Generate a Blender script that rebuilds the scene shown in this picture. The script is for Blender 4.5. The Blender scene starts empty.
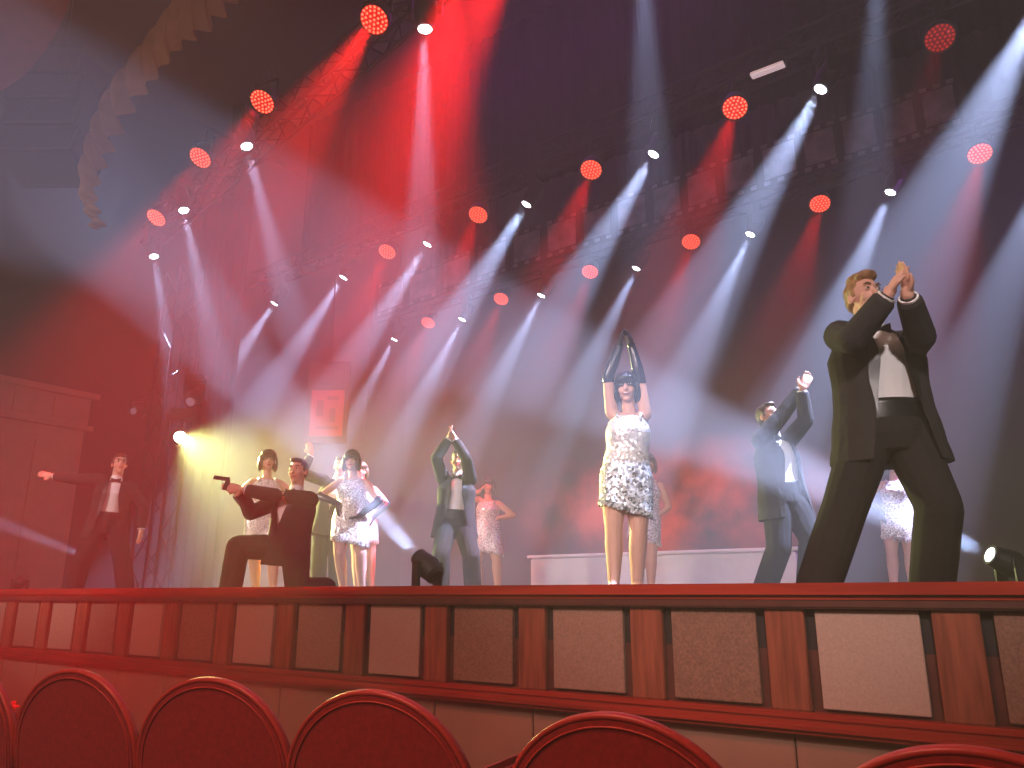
import bpy, bmesh, math, random
from mathutils import Vector, Matrix
random.seed(7)
C = bpy.context.scene.collection
bpy.context.scene.view_settings.view_transform = 'Standard'
PI = math.pi; R = math.radians
Z = Vector((0, 0, 1)); O = Vector((0, 0, 0))
F = 780.0; PITCH = math.atan(210/780); YAW = R(35)
CAM = Vector((0, -3.9, 1.15))
RT = Vector((math.cos(YAW), math.sin(YAW), 0)); FW = Vector((-math.sin(YAW), math.cos(YAW), 0))
DECK = 1.10; LIP = 1.20; TZ = 6.65

# ------------------------------------------------------------------ measuring the place
def ray(px, py):
    x = (px-512)/F; v = (384-py)/F
    return RT*x + FW*(math.cos(PITCH)-v*math.sin(PITCH)) + Z*(math.sin(PITCH)+v*math.cos(PITCH))
def at_z(px, py, z):
    r = ray(px, py); return CAM + r*((z-CAM.z)/r.z)
def at_y(px, py, y):
    r = ray(px, py); return CAM + r*((y-CAM.y)/r.y)
def at_d(px, py, d):
    r = ray(px, py); return CAM + r*(d/r.dot(FW))
def vec(a, f, u): return RT*a - FW*f + Z*u

# ------------------------------------------------------------------ materials
def mat(name, col, rough=.5, metal=0, emit=None, es=0, noise=0, nscale=8, stretch=(1, 1, 1), bump=0, sheen=0, bdist=.01, spec=.5):
    m = bpy.data.materials.new(name); m.use_nodes = True
    nt = m.node_tree; b = nt.nodes['Principled BSDF']
    b.inputs['Base Color'].default_value = (*col, 1); b.inputs['Roughness'].default_value = rough
    b.inputs['Metallic'].default_value = metal; b.inputs['Specular IOR Level'].default_value = spec
    if sheen: b.inputs['Sheen Weight'].default_value = sheen
    if emit: b.inputs['Emission Color'].default_value = (*emit, 1); b.inputs['Emission Strength'].default_value = es
    if noise or bump:
        tc = nt.nodes.new('ShaderNodeTexCoord'); mp = nt.nodes.new('ShaderNodeMapping')
        mp.inputs['Scale'].default_value = stretch
        nz = nt.nodes.new('ShaderNodeTexNoise'); nz.inputs['Scale'].default_value = nscale; nz.inputs['Detail'].default_value = 4
        nt.links.new(tc.outputs['Object'], mp.inputs['Vector']); nt.links.new(mp.outputs[0], nz.inputs['Vector'])
        if noise:
            cr = nt.nodes.new('ShaderNodeValToRGB')
            cr.color_ramp.elements[0].position = .3; cr.color_ramp.elements[1].position = .7
            cr.color_ramp.elements[0].color = (*[c*(1-noise) for c in col], 1)
            cr.color_ramp.elements[1].color = (*[min(1, c*(1+noise)) for c in col], 1)
            nt.links.new(nz.outputs['Fac'], cr.inputs[0]); nt.links.new(cr.outputs[0], b.inputs['Base Color'])
        if bump:
            bp = nt.nodes.new('ShaderNodeBump'); bp.inputs['Strength'].default_value = bump; bp.inputs['Distance'].default_value = bdist
            nt.links.new(nz.outputs['Fac'], bp.inputs['Height']); nt.links.new(bp.outputs[0], b.inputs['Normal'])
    return m
def sequin_mat(name, lo, hi, scale=55, p0=.1, p1=.8, metal=.35, white_above=None):
    m = bpy.data.materials.new(name); m.use_nodes = True; nt = m.node_tree; b = nt.nodes['Principled BSDF']
    tc = nt.nodes.new('ShaderNodeTexCoord'); vo = nt.nodes.new('ShaderNodeTexVoronoi'); vo.inputs['Scale'].default_value = scale
    nt.links.new(tc.outputs['Object'], vo.inputs['Vector'])
    cr = nt.nodes.new('ShaderNodeValToRGB'); cr.color_ramp.elements[0].color = (*lo, 1); cr.color_ramp.elements[1].color = (*hi, 1)
    cr.color_ramp.elements[0].position = p0; cr.color_ramp.elements[1].position = p1
    sp = nt.nodes.new('ShaderNodeSeparateColor'); nt.links.new(vo.outputs['Color'], sp.inputs[0])
    nt.links.new(sp.outputs[0], cr.inputs[0]); out = cr.outputs[0]
    if white_above:
        sx = nt.nodes.new('ShaderNodeSeparateXYZ'); nt.links.new(tc.outputs['Object'], sx.inputs[0])
        mr_ = nt.nodes.new('ShaderNodeMapRange'); mr_.inputs[1].default_value = white_above-.06; mr_.inputs[2].default_value = white_above+.06; mr_.inputs[4].default_value = .85
        nt.links.new(sx.outputs['Z'], mr_.inputs[0]); mx = nt.nodes.new('ShaderNodeMixRGB'); mx.inputs[2].default_value = (.95, .92, .93, 1)
        nt.links.new(mr_.outputs[0], mx.inputs[0]); nt.links.new(out, mx.inputs[1]); out = mx.outputs[0]
    nt.links.new(out, b.inputs['Base Color'])
    sb = nt.nodes.new('ShaderNodeVectorMath'); sb.operation = 'SUBTRACT'; sb.inputs[1].default_value = (.5, .5, .5)
    ge = nt.nodes.new('ShaderNodeNewGeometry'); ad = nt.nodes.new('ShaderNodeVectorMath'); ad.operation = 'ADD'
    no = nt.nodes.new('ShaderNodeVectorMath'); no.operation = 'NORMALIZE'
    nt.links.new(vo.outputs['Color'], sb.inputs[0]); scl = nt.nodes.new('ShaderNodeVectorMath'); scl.operation = 'SCALE'; scl.inputs['Scale'].default_value = .65
    nt.links.new(sb.outputs[0], scl.inputs[0]); nt.links.new(scl.outputs[0], ad.inputs[0]); nt.links.new(ge.outputs['Normal'], ad.inputs[1])
    nt.links.new(ad.outputs[0], no.inputs[0]); nt.links.new(no.outputs[0], b.inputs['Normal'])
    b.inputs['Metallic'].default_value = metal; b.inputs['Roughness'].default_value = .3
    return m
M = dict(
    black=mat('matt black metal', (.012, .012, .014), .45), truss=mat('dark truss metal', (.03, .027, .034), .6, .4),
    drape=mat('black stage drape', (.004, .003, .004), .95, noise=.3, nscale=3, spec=.1),
    deck=mat('black stage deck', (.012, .01, .012), .6, noise=.3),
    wall=mat('dark auditorium wall', (.018, .009, .007), .8, noise=.25, nscale=2, spec=.2),
    walltan=mat('tan wall panel', (.22, .12, .085), .6, noise=.15, nscale=3),
    floor=mat('dark red carpet', (.05, .01, .01), .95, noise=.4, nscale=40),
    ceil=mat('black ceiling', (.006, .005, .005), .9, noise=.2),
    lip=mat('polished red mahogany lip', (.34, .032, .02), .25, noise=.25, nscale=5, stretch=(.3, 4, 4)),
    wood=mat('red brown pilaster wood', (.26, .075, .042), .35, noise=.35, nscale=6, stretch=(6, 6, .5)),
    frame=mat('dark maroon frame wood', (.095, .03, .023), .4, noise=.2),
    panel_lit=mat('lit speckled panel', (.44, .3, .235), .7, noise=.1, nscale=90),  # speckled panels: the light falling on some is painted in as lighter colour
    panel_half_lit=mat('half lit speckled panel', (.31, .18, .13), .7, noise=.22, nscale=90),
    panel_dim=mat('dim speckled panel', (.23, .12, .08), .7, noise=.28, nscale=80),
    fascia=mat('beige lower fascia', (.36, .2, .14), .6, noise=.08, nscale=3),
    seat=mat('red seat velvet', (.28, .02, .018), .6, noise=.2, nscale=60, sheen=.1, spec=.35),
    rim=mat('red lacquer rim', (.4, .045, .03), .4, noise=.1, nscale=6),
    leg=mat('dark seat frame', (.03, .01, .01), .4),
    white=mat('white platform', (.8, .76, .74), .6, noise=.06, nscale=3),
    suit=mat('black dinner suit', (.032, .028, .029), .9, nscale=11, stretch=(1, 1, .6), bump=.6, bdist=.03, spec=.2),
    trouser=mat('black trouser cloth', (.019, .017, .018), .9, nscale=9, stretch=(1, 1, .35), bump=.6, bdist=.03, spec=.2),
    satin=mat('black satin', (.01, .01, .012), .35), shirt=mat('white dress shirt', (.8, .78, .78), .6, nscale=14, bump=.3, bdist=.02),
    skin_a=mat('fair skin', (.66, .36, .27), .5, spec=.3), skin_b=mat('tanned skin', (.55, .29, .2), .5, spec=.3),
    hair_k=mat('black hair', (.008, .007, .009), .3, noise=.4, nscale=40, stretch=(3, 3, .4)),
    hair_b=mat('brown hair', (.06, .03, .018), .45, noise=.4, nscale=40), hair_y=mat('sandy hair', (.3, .15, .06), .5, noise=.4, nscale=40, bump=.6),
    glove=mat('blue lit black glove', (.018, .019, .04), .25), heel=mat('nude heels', (.3, .17, .13), .4),  # glove: blue cast of the stage light mixed into its black
    eye=mat('eye white', (.8, .78, .76), .2), iris=mat('dark iris', (.02, .012, .01), .2), lips=mat('red lips', (.5, .06, .06), .35),
    seq=sequin_mat('silver sequins', (.35, .34, .35), (1, .98, .97), 85, .15, .6), seq2=sequin_mat('fine silver sequins', (.5, .47, .46), (1, .97, .95), 95),
    seq3=sequin_mat('mirror sequins under a white top', (.16, .17, .18), (.95, .94, .93), 66, .15, .75, .3, 1.0),
    swag=mat('gold swag curtain', (.17, .09, .045), .8, noise=.25, nscale=4, spec=.2),
    grille=mat('dark grey speaker grille', (.05, .047, .05), .6, noise=.4, nscale=60), cab=mat('charcoal cabinet', (.015, .013, .015), .5),
    soffit=mat('dark red soffit', (.14, .018, .014), .5, noise=.2),
    film=mat('dark film strip', (.012, .01, .014), .6, noise=.2), cell=mat('dim film frame', (.18, .155, .19), .6, noise=.6, nscale=4),
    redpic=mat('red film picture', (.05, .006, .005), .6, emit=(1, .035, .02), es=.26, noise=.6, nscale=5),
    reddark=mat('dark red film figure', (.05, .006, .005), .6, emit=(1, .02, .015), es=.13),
    lens_w=mat('lit white lens', (1, 1, 1), .2, emit=(.85, .92, 1), es=30),
    lens_y=mat('lit yellow lens', (1, 1, .8), .2, emit=(1, .98, .7), es=60),
    lens_off=mat('dark glass lens', (.03, .04, .06), .1), lens_dim=mat('dim white lens', (.2, .2, .2), .2, emit=(.5, .6, .8), es=.15),
    led=mat('lit red led', (1, .1, .05), .3, emit=(1, .16, .08), es=2.6), ledplate=mat('red glowing face', (.3, .01, .01), .3, emit=(1, .008, .006), es=.7),
    ledoff=mat('dim red led', (1, .1, .05), .3, emit=(1, .03, .02), es=.35), plateoff=mat('dim red face', (.2, .01, .01), .3, emit=(1, .01, .01), es=.12),
    strip=mat('lit diffuser', (.9, .9, .9), .4, emit=(1, .7, .68), es=.45), prop=mat('dark prop metal', (.01, .01, .012), .3, .4),
)

# ------------------------------------------------------------------ mesh helpers (world coordinates in, local coordinates out)
def wloc(o):
    v = Vector(o.location)
    while o.parent: o = o.parent; v = v + o.location
    return v
def obj(name, bm, m, parent=None, origin=None, smooth=False):
    if isinstance(bm, bmesh.types.BMesh):
        bmesh.ops.recalc_face_normals(bm, faces=bm.faces)
        me = bpy.data.meshes.new(name); bm.to_mesh(me); bm.free()
    else: me = bm; me.name = name
    if smooth: me.polygons.foreach_set('use_smooth', [True]*len(me.polygons))
    o = bpy.data.objects.new(name, me); C.objects.link(o)
    me.materials.clear(); me.materials.append(m)
    if parent: o.parent = parent; me.transform(Matrix.Translation(-wloc(parent)))
    elif origin is not None: me.transform(Matrix.Translation(-Vector(origin))); o.location = origin
    return o
def tag(o, label=None, cat=None, group=None, kind=None):
    if label: o['label'] = label
    if cat: o['category'] = cat
    if group: o['group'] = group
    if kind: o['kind'] = kind
    return o
def thing(name, label, cat, loc, group=None):
    o = bpy.data.objects.new(name, None); o.empty_display_size = .1; C.objects.link(o); o.location = loc
    return tag(o, label, cat, group)
def copy_tree(o, parent=None):
    c = o.copy(); C.objects.link(c)
    if parent: c.parent = parent
    for ch in o.children: copy_tree(ch, c)
    return c
def NB(): return bmesh.new()
def box(bm, lo, hi, bev=0):
    lo, hi = Vector(lo), Vector(hi)
    r = bmesh.ops.create_cube(bm, size=1, matrix=Matrix.Translation((lo+hi)/2) @ Matrix.Diagonal((*(hi-lo), 1)))
    if bev:
        es = list({e for v in r['verts'] for e in v.link_edges})
        bmesh.ops.bevel(bm, geom=es, offset=bev, segments=2, affect='EDGES')
def obox(bm, c, ax, half, bev=0):
    s, w, t = ax
    m = Matrix(((*[s[0]*half[0]*2, w[0]*half[1]*2, t[0]*half[2]*2], c[0]), (s[1]*half[0]*2, w[1]*half[1]*2, t[1]*half[2]*2, c[1]),
                (s[2]*half[0]*2, w[2]*half[1]*2, t[2]*half[2]*2, c[2]), (0, 0, 0, 1)))
    r = bmesh.ops.create_cube(bm, size=1, matrix=m)
    if bev:
        es = list({e for v in r['verts'] for e in v.link_edges})
        bmesh.ops.bevel(bm, geom=es, offset=bev, segments=2, affect='EDGES')
def ell(bm, c, rad, ax=(Vector((1, 0, 0)), Vector((0, 1, 0)), Z), sub=2):
    s, w, t = ax
    m = Matrix(((s[0]*rad[0], w[0]*rad[1], t[0]*rad[2], c[0]), (s[1]*rad[0], w[1]*rad[1], t[1]*rad[2], c[1]),
                (s[2]*rad[0], w[2]*rad[1], t[2]*rad[2], c[2]), (0, 0, 0, 1)))
    bmesh.ops.create_icosphere(bm, subdivisions=sub, radius=1, matrix=m)
def ball(bm, c, r): ell(bm, c, (r, r, r))
def cone(bm, p, r0, q, r1, n=14):
    p, q = Vector(p), Vector(q); d = q-p
    if d.length < 1e-5: return
    m = Matrix.Translation((p+q)/2) @ Z.rotation_difference(d.normalized()).to_matrix().to_4x4()
    bmesh.ops.create_cone(bm, cap_ends=True, segments=n, radius1=r0, radius2=r1, depth=d.length, matrix=m)
def limb(bm, pts, rads):
    for i in range(len(pts)-1): cone(bm, pts[i], rads[i], pts[i+1], rads[i+1])
    for p, r in zip(pts, rads): ball(bm, p, r)
def frame_of(axis, hint=None):
    t = axis.normalized(); h = hint if hint is not None else (Z if abs(t.z) < .95 else Vector((1, 0, 0)))
    w = (h - t*h.dot(t)).normalized(); return w.cross(t), w, t
def lathe(bm, o, axis, prof, n=24, cap=True):
    s, w, t = frame_of(axis); rings = []
    for h, r in prof: rings.append([bm.verts.new(o + t*h + (s*math.cos(2*PI*i/n)+w*math.sin(2*PI*i/n))*r) for i in range(n)])
    for a, b in zip(rings, rings[1:]):
        for i in range(n): bm.faces.new((a[i], a[(i+1) % n], b[(i+1) % n], b[i]))
    if cap: bm.faces.new(rings[0]); bm.faces.new(rings[-1])
def sweep(bm, pts, hx, hy, up):
    rings = []
    for i, p in enumerate(pts):
        a = pts[max(0, i-1)]; c = pts[min(len(pts)-1, i+1)]; t = (c-a).normalized(); s = t.cross(up).normalized()
        rings.append([bm.verts.new(p + s*(hx*math.copysign(abs(math.cos(q))**.6, math.cos(q))) + up*(hy*math.copysign(abs(math.sin(q))**.6, math.sin(q)))) for q in [2*PI*k/12 for k in range(12)]])
    for a, b in zip(rings, rings[1:]):
        for i in range(12): bm.faces.new((a[i], a[(i+1) % 12], b[(i+1) % 12], b[i]))
    bm.faces.new(rings[0]); bm.faces.new(rings[-1])
def rv(rings, h):
    if h <= rings[0][0]: return rings[0][1:3]
    for a, b in zip(rings, rings[1:]):
        if h <= b[0]:
            k = (h-a[0])/(b[0]-a[0]); k = k*k*(3-2*k)
            return a[1]+(b[1]-a[1])*k, a[2]+(b[2]-a[2])*k
    return rings[-1][1:3]
def loft(bm, P, ax, L, rings, n=24, steps=None, cap=True):
    s, w, t = ax; hs = [r[0] for r in rings]
    if steps: hs = [hs[0]+(hs[-1]-hs[0])*i/steps for i in range(steps+1)]
    rr = []
    for h in hs:
        rx, ry = rv(rings, h)
        rr.append([bm.verts.new(P + t*(h*L) + s*math.cos(2*PI*i/n)*rx + w*math.sin(2*PI*i/n)*ry) for i in range(n)])
    for a, b in zip(rr, rr[1:]):
        for i in range(n): bm.faces.new((a[i], a[(i+1) % n], b[(i+1) % n], b[i]))
    if cap: bm.faces.new(rr[0]); bm.faces.new(rr[-1])
def remesh(bm, vox, it=2):
    bmesh.ops.recalc_face_normals(bm, faces=bm.faces)
    me = bpy.data.meshes.new('tmp'); bm.to_mesh(me); bm.free()
    o = bpy.data.objects.new('tmp', me); C.objects.link(o)
    a = o.modifiers.new('r', 'REMESH'); a.mode = 'VOXEL'; a.voxel_size = vox
    b = o.modifiers.new('s', 'SMOOTH'); b.factor = .5; b.iterations = it
    dg = bpy.context.evaluated_depsgraph_get()
    out = bpy.data.meshes.new_from_object(o.evaluated_get(dg))
    bpy.data.objects.remove(o); bpy.data.meshes.remove(me)
    out.polygons.foreach_set('use_smooth', [True]*len(out.polygons))
    return out
def prism(bm, pts, off):
    a = [bm.verts.new(p) for p in pts]; b = [bm.verts.new(Vector(p)+Vector(off)) for p in pts]
    bm.faces.new(a); bm.faces.new(b[::-1]); n = len(a)
    for i in range(n): bm.faces.new((a[i], a[(i+1) % n], b[(i+1) % n], b[i]))

# ------------------------------------------------------------------ the setting
def struct(name, bm, m): return tag(obj(name, bm, m), kind='structure')
XL, XR = -14.0, 5.5
b = NB(); box(b, (XL, -9, -.2), (XR, 10, 0)); struct('floor', b, M['floor'])
b = NB(); box(b, (XL, -4.5, 11.0), (XR, 10, 11.2)); struct('ceiling', b, M['ceil'])
b = NB(); box(b, (XL-.3, -9, 0), (XL, 10, 11)); struct('wall_left', b, M['wall'])
b = NB(); box(b, (XR, -3, 0), (XR+.3, 10, 11)); struct('wall_right', b, M['wall'])
b = NB(); box(b, (XL, 9.7, 0), (XR, 10, 11)); struct('wall_back', b, M['drape'])
b = NB(); box(b, (XL, -.6, 0), (XL+.45, 2.65, 3.85))
for k in range(4): box(b, (XL+.44, -.45+k*.78, 1.5), (XL+.47, .2+k*.78, 3.6), .01)
struct('trim_1', b, M['walltan'])
b = NB()
for z0, z1, dx in ((3.85, 3.93, .55), (3.93, 4.4, .48), (4.4, 4.5, .58)): box(b, (XL, -.6, z0), (XL+dx, 2.65+dx-.45, z1))
for k in range(5): box(b, (XL+.47, -.4+k*.62, 4.0), (XL+.5, .06+k*.62, 4.33))
struct('trim_2', b, M['walltan'])
arc = [(75, -12), (62, 22), (45, 52), (24, 76), (-6, 96), (-60, 110), (-160, 60), (-60, -80)]
b = NB(); prism(b, [at_z(x, y, 6.2) for x, y in arc], (0, 0, .35)); struct('trim_3', b, M['soffit'])

# ------------------------------------------------------------------ the stage with its panelled front
st = thing('stage', 'wide raised stage with panelled wooden front and polished red lip', 'stage', (-5, 0, 0))
b = NB(); box(b, (XL+.02, .02, .9), (XR-.02, 9.68, DECK)); obj('deck', b, M['deck'], st)
b = NB(); box(b, (XL+.02, .02, .02), (XR-.02, .12, .9)); obj('front_wall', b, M['frame'], st)
b = NB(); box(b, (XL+.02, -.07, 1.125), (XR-.02, .14, LIP), .022); obj('lip', b, M['lip'], st)
b = NB(); box(b, (XL+.02, -.05, 1.085), (XR-.02, .02, 1.125), .008); obj('lip_moulding', b, M['frame'], st)
b = NB(); box(b, (XL+.02, -.09, .545), (XR-.02, .03, .60), .02); box(b, (XL+.02, -.06, .60), (XR-.02, .03, .635), .01); obj('ledge', b, M['lip'], st)
PX0 = -.795; PITCHX = .715
pale = {0: 'panel_lit', 1: 'panel_dim', 2: 'panel_half_lit', 3: 'panel_dim', 4: 'panel_lit', 5: 'panel_half_lit', 6: 'panel_lit', 7: 'panel_dim', 8: 'panel_lit', 9: 'panel_dim', 10: 'panel_half_lit', 11: 'panel_dim', 12: 'panel_half_lit'}  # painted brightness of each panel, lighter where light strikes it
for k in range(-5, 16):
    x = PX0 - k*PITCHX
    b = NB(); box(b, (x-.218, -.008, .65), (x+.218, .02, 1.078), .003); obj('front_panel', b, M[pale.get(k, 'panel_dim')], st)
    xp = x - PITCHX/2
    b = NB(); box(b, (xp-.09, -.02, .635), (xp+.09, .02, 1.085), .005); obj('pilaster', b, M['wood'], st)
    b = NB(); box(b, (xp-PITCHX+.004, -.01, .05), (xp-.004, .02, .545), .004); obj('lower_panel', b, M['fascia'], st)
b = NB(); box(b, (XL+.02, -.02, 0), (XR-.02, .02, .05)); obj('base_strip', b, M['frame'], st)

# backdrop with its red smoke picture
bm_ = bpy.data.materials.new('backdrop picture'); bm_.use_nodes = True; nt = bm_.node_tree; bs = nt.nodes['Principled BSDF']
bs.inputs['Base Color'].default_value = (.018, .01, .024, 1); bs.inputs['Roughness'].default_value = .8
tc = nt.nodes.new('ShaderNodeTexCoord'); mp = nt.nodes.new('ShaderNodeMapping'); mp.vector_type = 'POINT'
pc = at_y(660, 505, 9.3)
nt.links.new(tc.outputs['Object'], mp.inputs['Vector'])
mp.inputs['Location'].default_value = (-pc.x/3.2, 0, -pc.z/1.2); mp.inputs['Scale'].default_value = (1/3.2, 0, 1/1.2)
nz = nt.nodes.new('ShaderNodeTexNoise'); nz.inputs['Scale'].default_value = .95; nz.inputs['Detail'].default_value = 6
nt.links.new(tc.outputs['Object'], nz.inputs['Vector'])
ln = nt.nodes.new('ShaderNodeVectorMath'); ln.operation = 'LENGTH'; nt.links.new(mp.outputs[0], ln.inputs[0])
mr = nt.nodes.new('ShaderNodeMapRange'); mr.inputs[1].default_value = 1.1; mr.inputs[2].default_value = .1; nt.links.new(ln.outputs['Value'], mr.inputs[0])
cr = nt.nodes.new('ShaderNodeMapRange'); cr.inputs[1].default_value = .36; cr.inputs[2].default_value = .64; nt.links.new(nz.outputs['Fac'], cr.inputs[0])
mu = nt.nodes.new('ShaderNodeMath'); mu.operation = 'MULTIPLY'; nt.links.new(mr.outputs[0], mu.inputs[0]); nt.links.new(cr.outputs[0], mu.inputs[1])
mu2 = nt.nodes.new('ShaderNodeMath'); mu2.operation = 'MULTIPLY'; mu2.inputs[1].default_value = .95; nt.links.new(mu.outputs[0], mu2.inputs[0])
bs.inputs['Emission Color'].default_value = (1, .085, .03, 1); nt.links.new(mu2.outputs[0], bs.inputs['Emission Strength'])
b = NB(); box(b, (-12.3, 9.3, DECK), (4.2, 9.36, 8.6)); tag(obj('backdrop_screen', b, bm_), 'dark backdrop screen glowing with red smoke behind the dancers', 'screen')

# black masking legs at the sides
def drape(name, label, x0, x1, y, z0, z1, m=M['drape'], amp=.07, per=.28):
    b = NB(); n = int((x1-x0)/.035); rows = []
    for z in (z0, z1): rows.append([b.verts.new((x0+(x1-x0)*i/n, y+amp*math.sin(2*PI*i*.035/per)+.02*math.sin(i*1.7), z)) for i in range(n+1)])
    for i in range(n): b.faces.new((rows[0][i], rows[0][i+1], rows[1][i+1], rows[1][i]))
    return tag(obj(name, b, m, smooth=True), label, 'curtain')
drape('stage_curtain', 'black masking curtain behind the lattice tower', -13.9, -12.2, 4.6, DECK+.01, 9)
drape('stage_curtain', 'black masking curtain at the far right behind the tall man', .6, 3.4, 6.2, DECK+.01, 9)
drape('stage_curtain', 'black border curtain hung high above the middle truss', -12, 4, 5.7, 7.6, 10.9, amp=.03)
drape('stage_curtain', 'black border curtain hung high above the rear truss', -12, 4, 8.6, 8.0, 10.9, amp=.03)

# white low platform
pl = thing('low_platform', 'long low white platform wall at the back of the stage', 'platform', (-5.3, 7.5, DECK))
b = NB(); box(b, (-7.6, 7.5, DECK), (-3.15, 8.3, DECK+.64), .02); obj('body', b, M['white'], pl)
b = NB(); box(b, (-7.65, 7.45, DECK+.64), (-3.1, 8.35, DECK+.69), .015); obj('top', b, M['white'], pl)
b = NB(); box(b, (-3.08, 7.5, DECK), (-2.8, 8.3, DECK+.45), .02); obj('end_step', b, M['black'], pl)

# ------------------------------------------------------------------ trusses
def truss(name, label, p, q, size=.3, vert=False, each=False):
    p, q = Vector(p), Vector(q); d = (q-p); L = d.length; t = d.normalized()
    s, w, _ = frame_of(t); h = size/2
    th = thing(name, label, 'truss', p); cs = [(-h, -h), (h, -h), (h, h), (-h, h)]
    for a, c in cs: b = NB(); cone(b, p+s*a+w*c, .025, q+s*a+w*c, .025, 10); obj('chord', b, M['truss'], th, smooth=False)
    n = max(2, int(L/(size*1.1))); lb = None if each else NB()
    for f in range(4):
        a0, a1 = cs[f], cs[(f+1) % 4]
        if each: lb = NB()
        for i in range(n):
            u, v = (a0, a1) if i % 2 else (a1, a0)
            cone(lb, p+t*(L*i/n)+s*u[0]+w*u[1], .011, p+t*(L*(i+1)/n)+s*v[0]+w*v[1], .011, 6)
        if each: obj('lacing', lb, M['truss'], th)
    if not each: obj('lacing', lb, M['truss'], th)
    if vert:
        b = NB(); box(b, p+Vector((-.35, -.35, 0)), p+Vector((.35, .35, .04)), .01); obj('base_plate', b, M['black'], th)
    return th
ZT = TZ+.62
def ext(a, c, k0, k1): a, c = Vector(a), Vector(c); return a+(c-a)*k0, a+(c-a)*k1
A0, A1 = at_z(274, 304, TZ), at_z(820, 90, TZ); C0, C1 = at_z(394, 340, TZ), at_z(890, 193, TZ)
up = Vector((0, 0, ZT-TZ))
p, q = ext(A0, A1, -.06, 1.5); truss('lighting_truss', 'middle lighting truss above the dancers, crossing the frame diagonally', p+up, q+up, .3)
p, q = ext(C0, C1, -.04, 1.4); truss('lighting_truss', 'rear lighting truss nearest the backdrop', p+up, q+up, .3)
FR = [at_z(154, 257, TZ), at_z(184, 211, TZ), at_z(247, 147, TZ), at_z(425, 30, TZ)]
p, q = ext(FR[0], FR[3], -.08, 1.7); truss('lighting_truss', 'front lighting truss over the stage lip, leading to the gold swag', p+up+Vector((0, .1, 0)), q+up+Vector((0, .1, 0)), .3)
tb = at_y(150, 578, 3.0); tb.z = DECK
truss('lattice_tower', 'upright metal lattice tower at the left side of the stage', tb+Z*.002, Vector((tb.x, tb.y, 6.4)), .42, True, True)

# ------------------------------------------------------------------ lights
def spot(loc, d, power, col, ang, blend=.5, rad=.05, name='stage_spot'):
    l = bpy.data.lights.new(name, 'SPOT'); l.energy = power; l.color = col; l.spot_size = R(ang); l.spot_blend = blend; l.shadow_soft_size = rad
    o = bpy.data.objects.new(name, l); C.objects.link(o); o.location = loc
    o.rotation_euler = Vector(d).to_track_quat('-Z', 'Y').to_euler(); return o
def moving_head(label, L, d, lens='lens_w', hang=1, group=None, sc=1.0, name='moving_head_light'):
    d = Vector(d).normalized()
    if hang < 0: L = Vector((L.x, L.y, DECK+.367*sc+d.z*.2*sc))
    hc = L - d*.2*sc
    side = d.cross(Z).normalized() if abs(d.z) < .99 else RT.copy()
    fwd = Z.cross(side)
    base_c = hc + Z*(.31*sc*hang)
    th = thing(name, label, 'stage light', base_c, group)
    b = NB(); obox(b, base_c, (side, fwd, Z), (.15*sc, .1*sc, .055*sc), .015*sc)
    obj('base', b, M['black'], th)
    b = NB()
    for k in (-1, 1):
        obox(b, hc+side*(.155*sc*k)+Z*(.12*sc*hang), (side, fwd, Z), (.022*sc, .055*sc, .17*sc), .008*sc)
    obox(b, hc+Z*(.25*sc*hang), (side, fwd, Z), (.175*sc, .055*sc, .022*sc), .008*sc)
    obj('yoke', b, M['black'], th)
    b = NB(); lathe(b, hc, d, [(-.2*sc, .07*sc), (-.17*sc, .11*sc), (-.02*sc, .13*sc), (.06*sc, .12*sc), (.15*sc, .1*sc), (.19*sc, .1*sc), (.19*sc, .075*sc)], 24)
    hd = obj('head', b, M['black'], th)
    b = NB(); lathe(b, hc, d, [(.188*sc, .072*sc), (.196*sc, .06*sc), (.2*sc, .01*sc)], 20); obj('lens', b, M[lens], hd)
    return L
def led_par(label, L, d, lit=True, group=None):
    d = Vector(d).normalized(); s, w, t = frame_of(d)
    th = thing('led_par_light', label, 'stage light', L - d*.1 + Z*.25, group)
    b = NB(); lathe(b, L, d, [(-.2, .06), (-.17, .13), (-.02, .16), (0, .16), (0, .145), (-.012, .14)], 28); body = obj('housing', b, M['black'], th)
    b = NB(); lathe(b, L, d, [(-.011, .142), (-.006, .142)], 28); obj('face_plate', b, M['ledplate' if lit else 'plateoff'], body)
    b = NB(); pts = [(0, 0)]
    for ring, n in ((.046, 6), (.088, 12), (.125, 18)): pts += [(ring*math.cos(2*PI*i/n), ring*math.sin(2*PI*i/n)) for i in range(n)]
    for a, c in pts: lathe(b, L+s*a+w*c, d, [(-.006, .0125), (.003, .011)], 8)
    obj('led_array', b, M['led' if lit else 'ledoff'], body)
    b = NB(); sd = d.cross(Z).normalized()
    for k in (-1, 1): limb(b, [L-d*.09+sd*.165*k, L-d*.09+sd*.165*k+Z*.22], [.012, .012])
    limb(b, [L-d*.09-sd*.165+Z*.22, L-d*.09+sd*.165+Z*.22], [.012, .012]); limb(b, [L-d*.09+Z*.22, L-d*.09+Z*.36], [.018, .018])
    obj('bracket', b, M['black'], th)
    return th
ordn = ['leftmost', 'second from the left', 'third from the left', 'fourth from the left', 'fifth from the left', 'sixth from the left', 'seventh from the left']
WCOL = (.5, .6, 1.0); RCOL = (1, .012, .009)
DA, DC = (-.5, -.3, -1), (-.45, -.22, -1)
PW = 17500
for i, (x, y) in enumerate([(274, 304), (343, 278), (427, 245), (526, 205), (653, 155), (820, 90)]):
    L = at_z(x, y, TZ); moving_head('white moving spotlight on the middle truss, %s of its white lamps' % ordn[i], L, DA, group='white spotlights on the middle truss')
    spot(L+Vector(DA).normalized()*.06, DA, PW*(1 if i > 2 else .85), WCOL, 17 if i > 2 else 15, .25)
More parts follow.
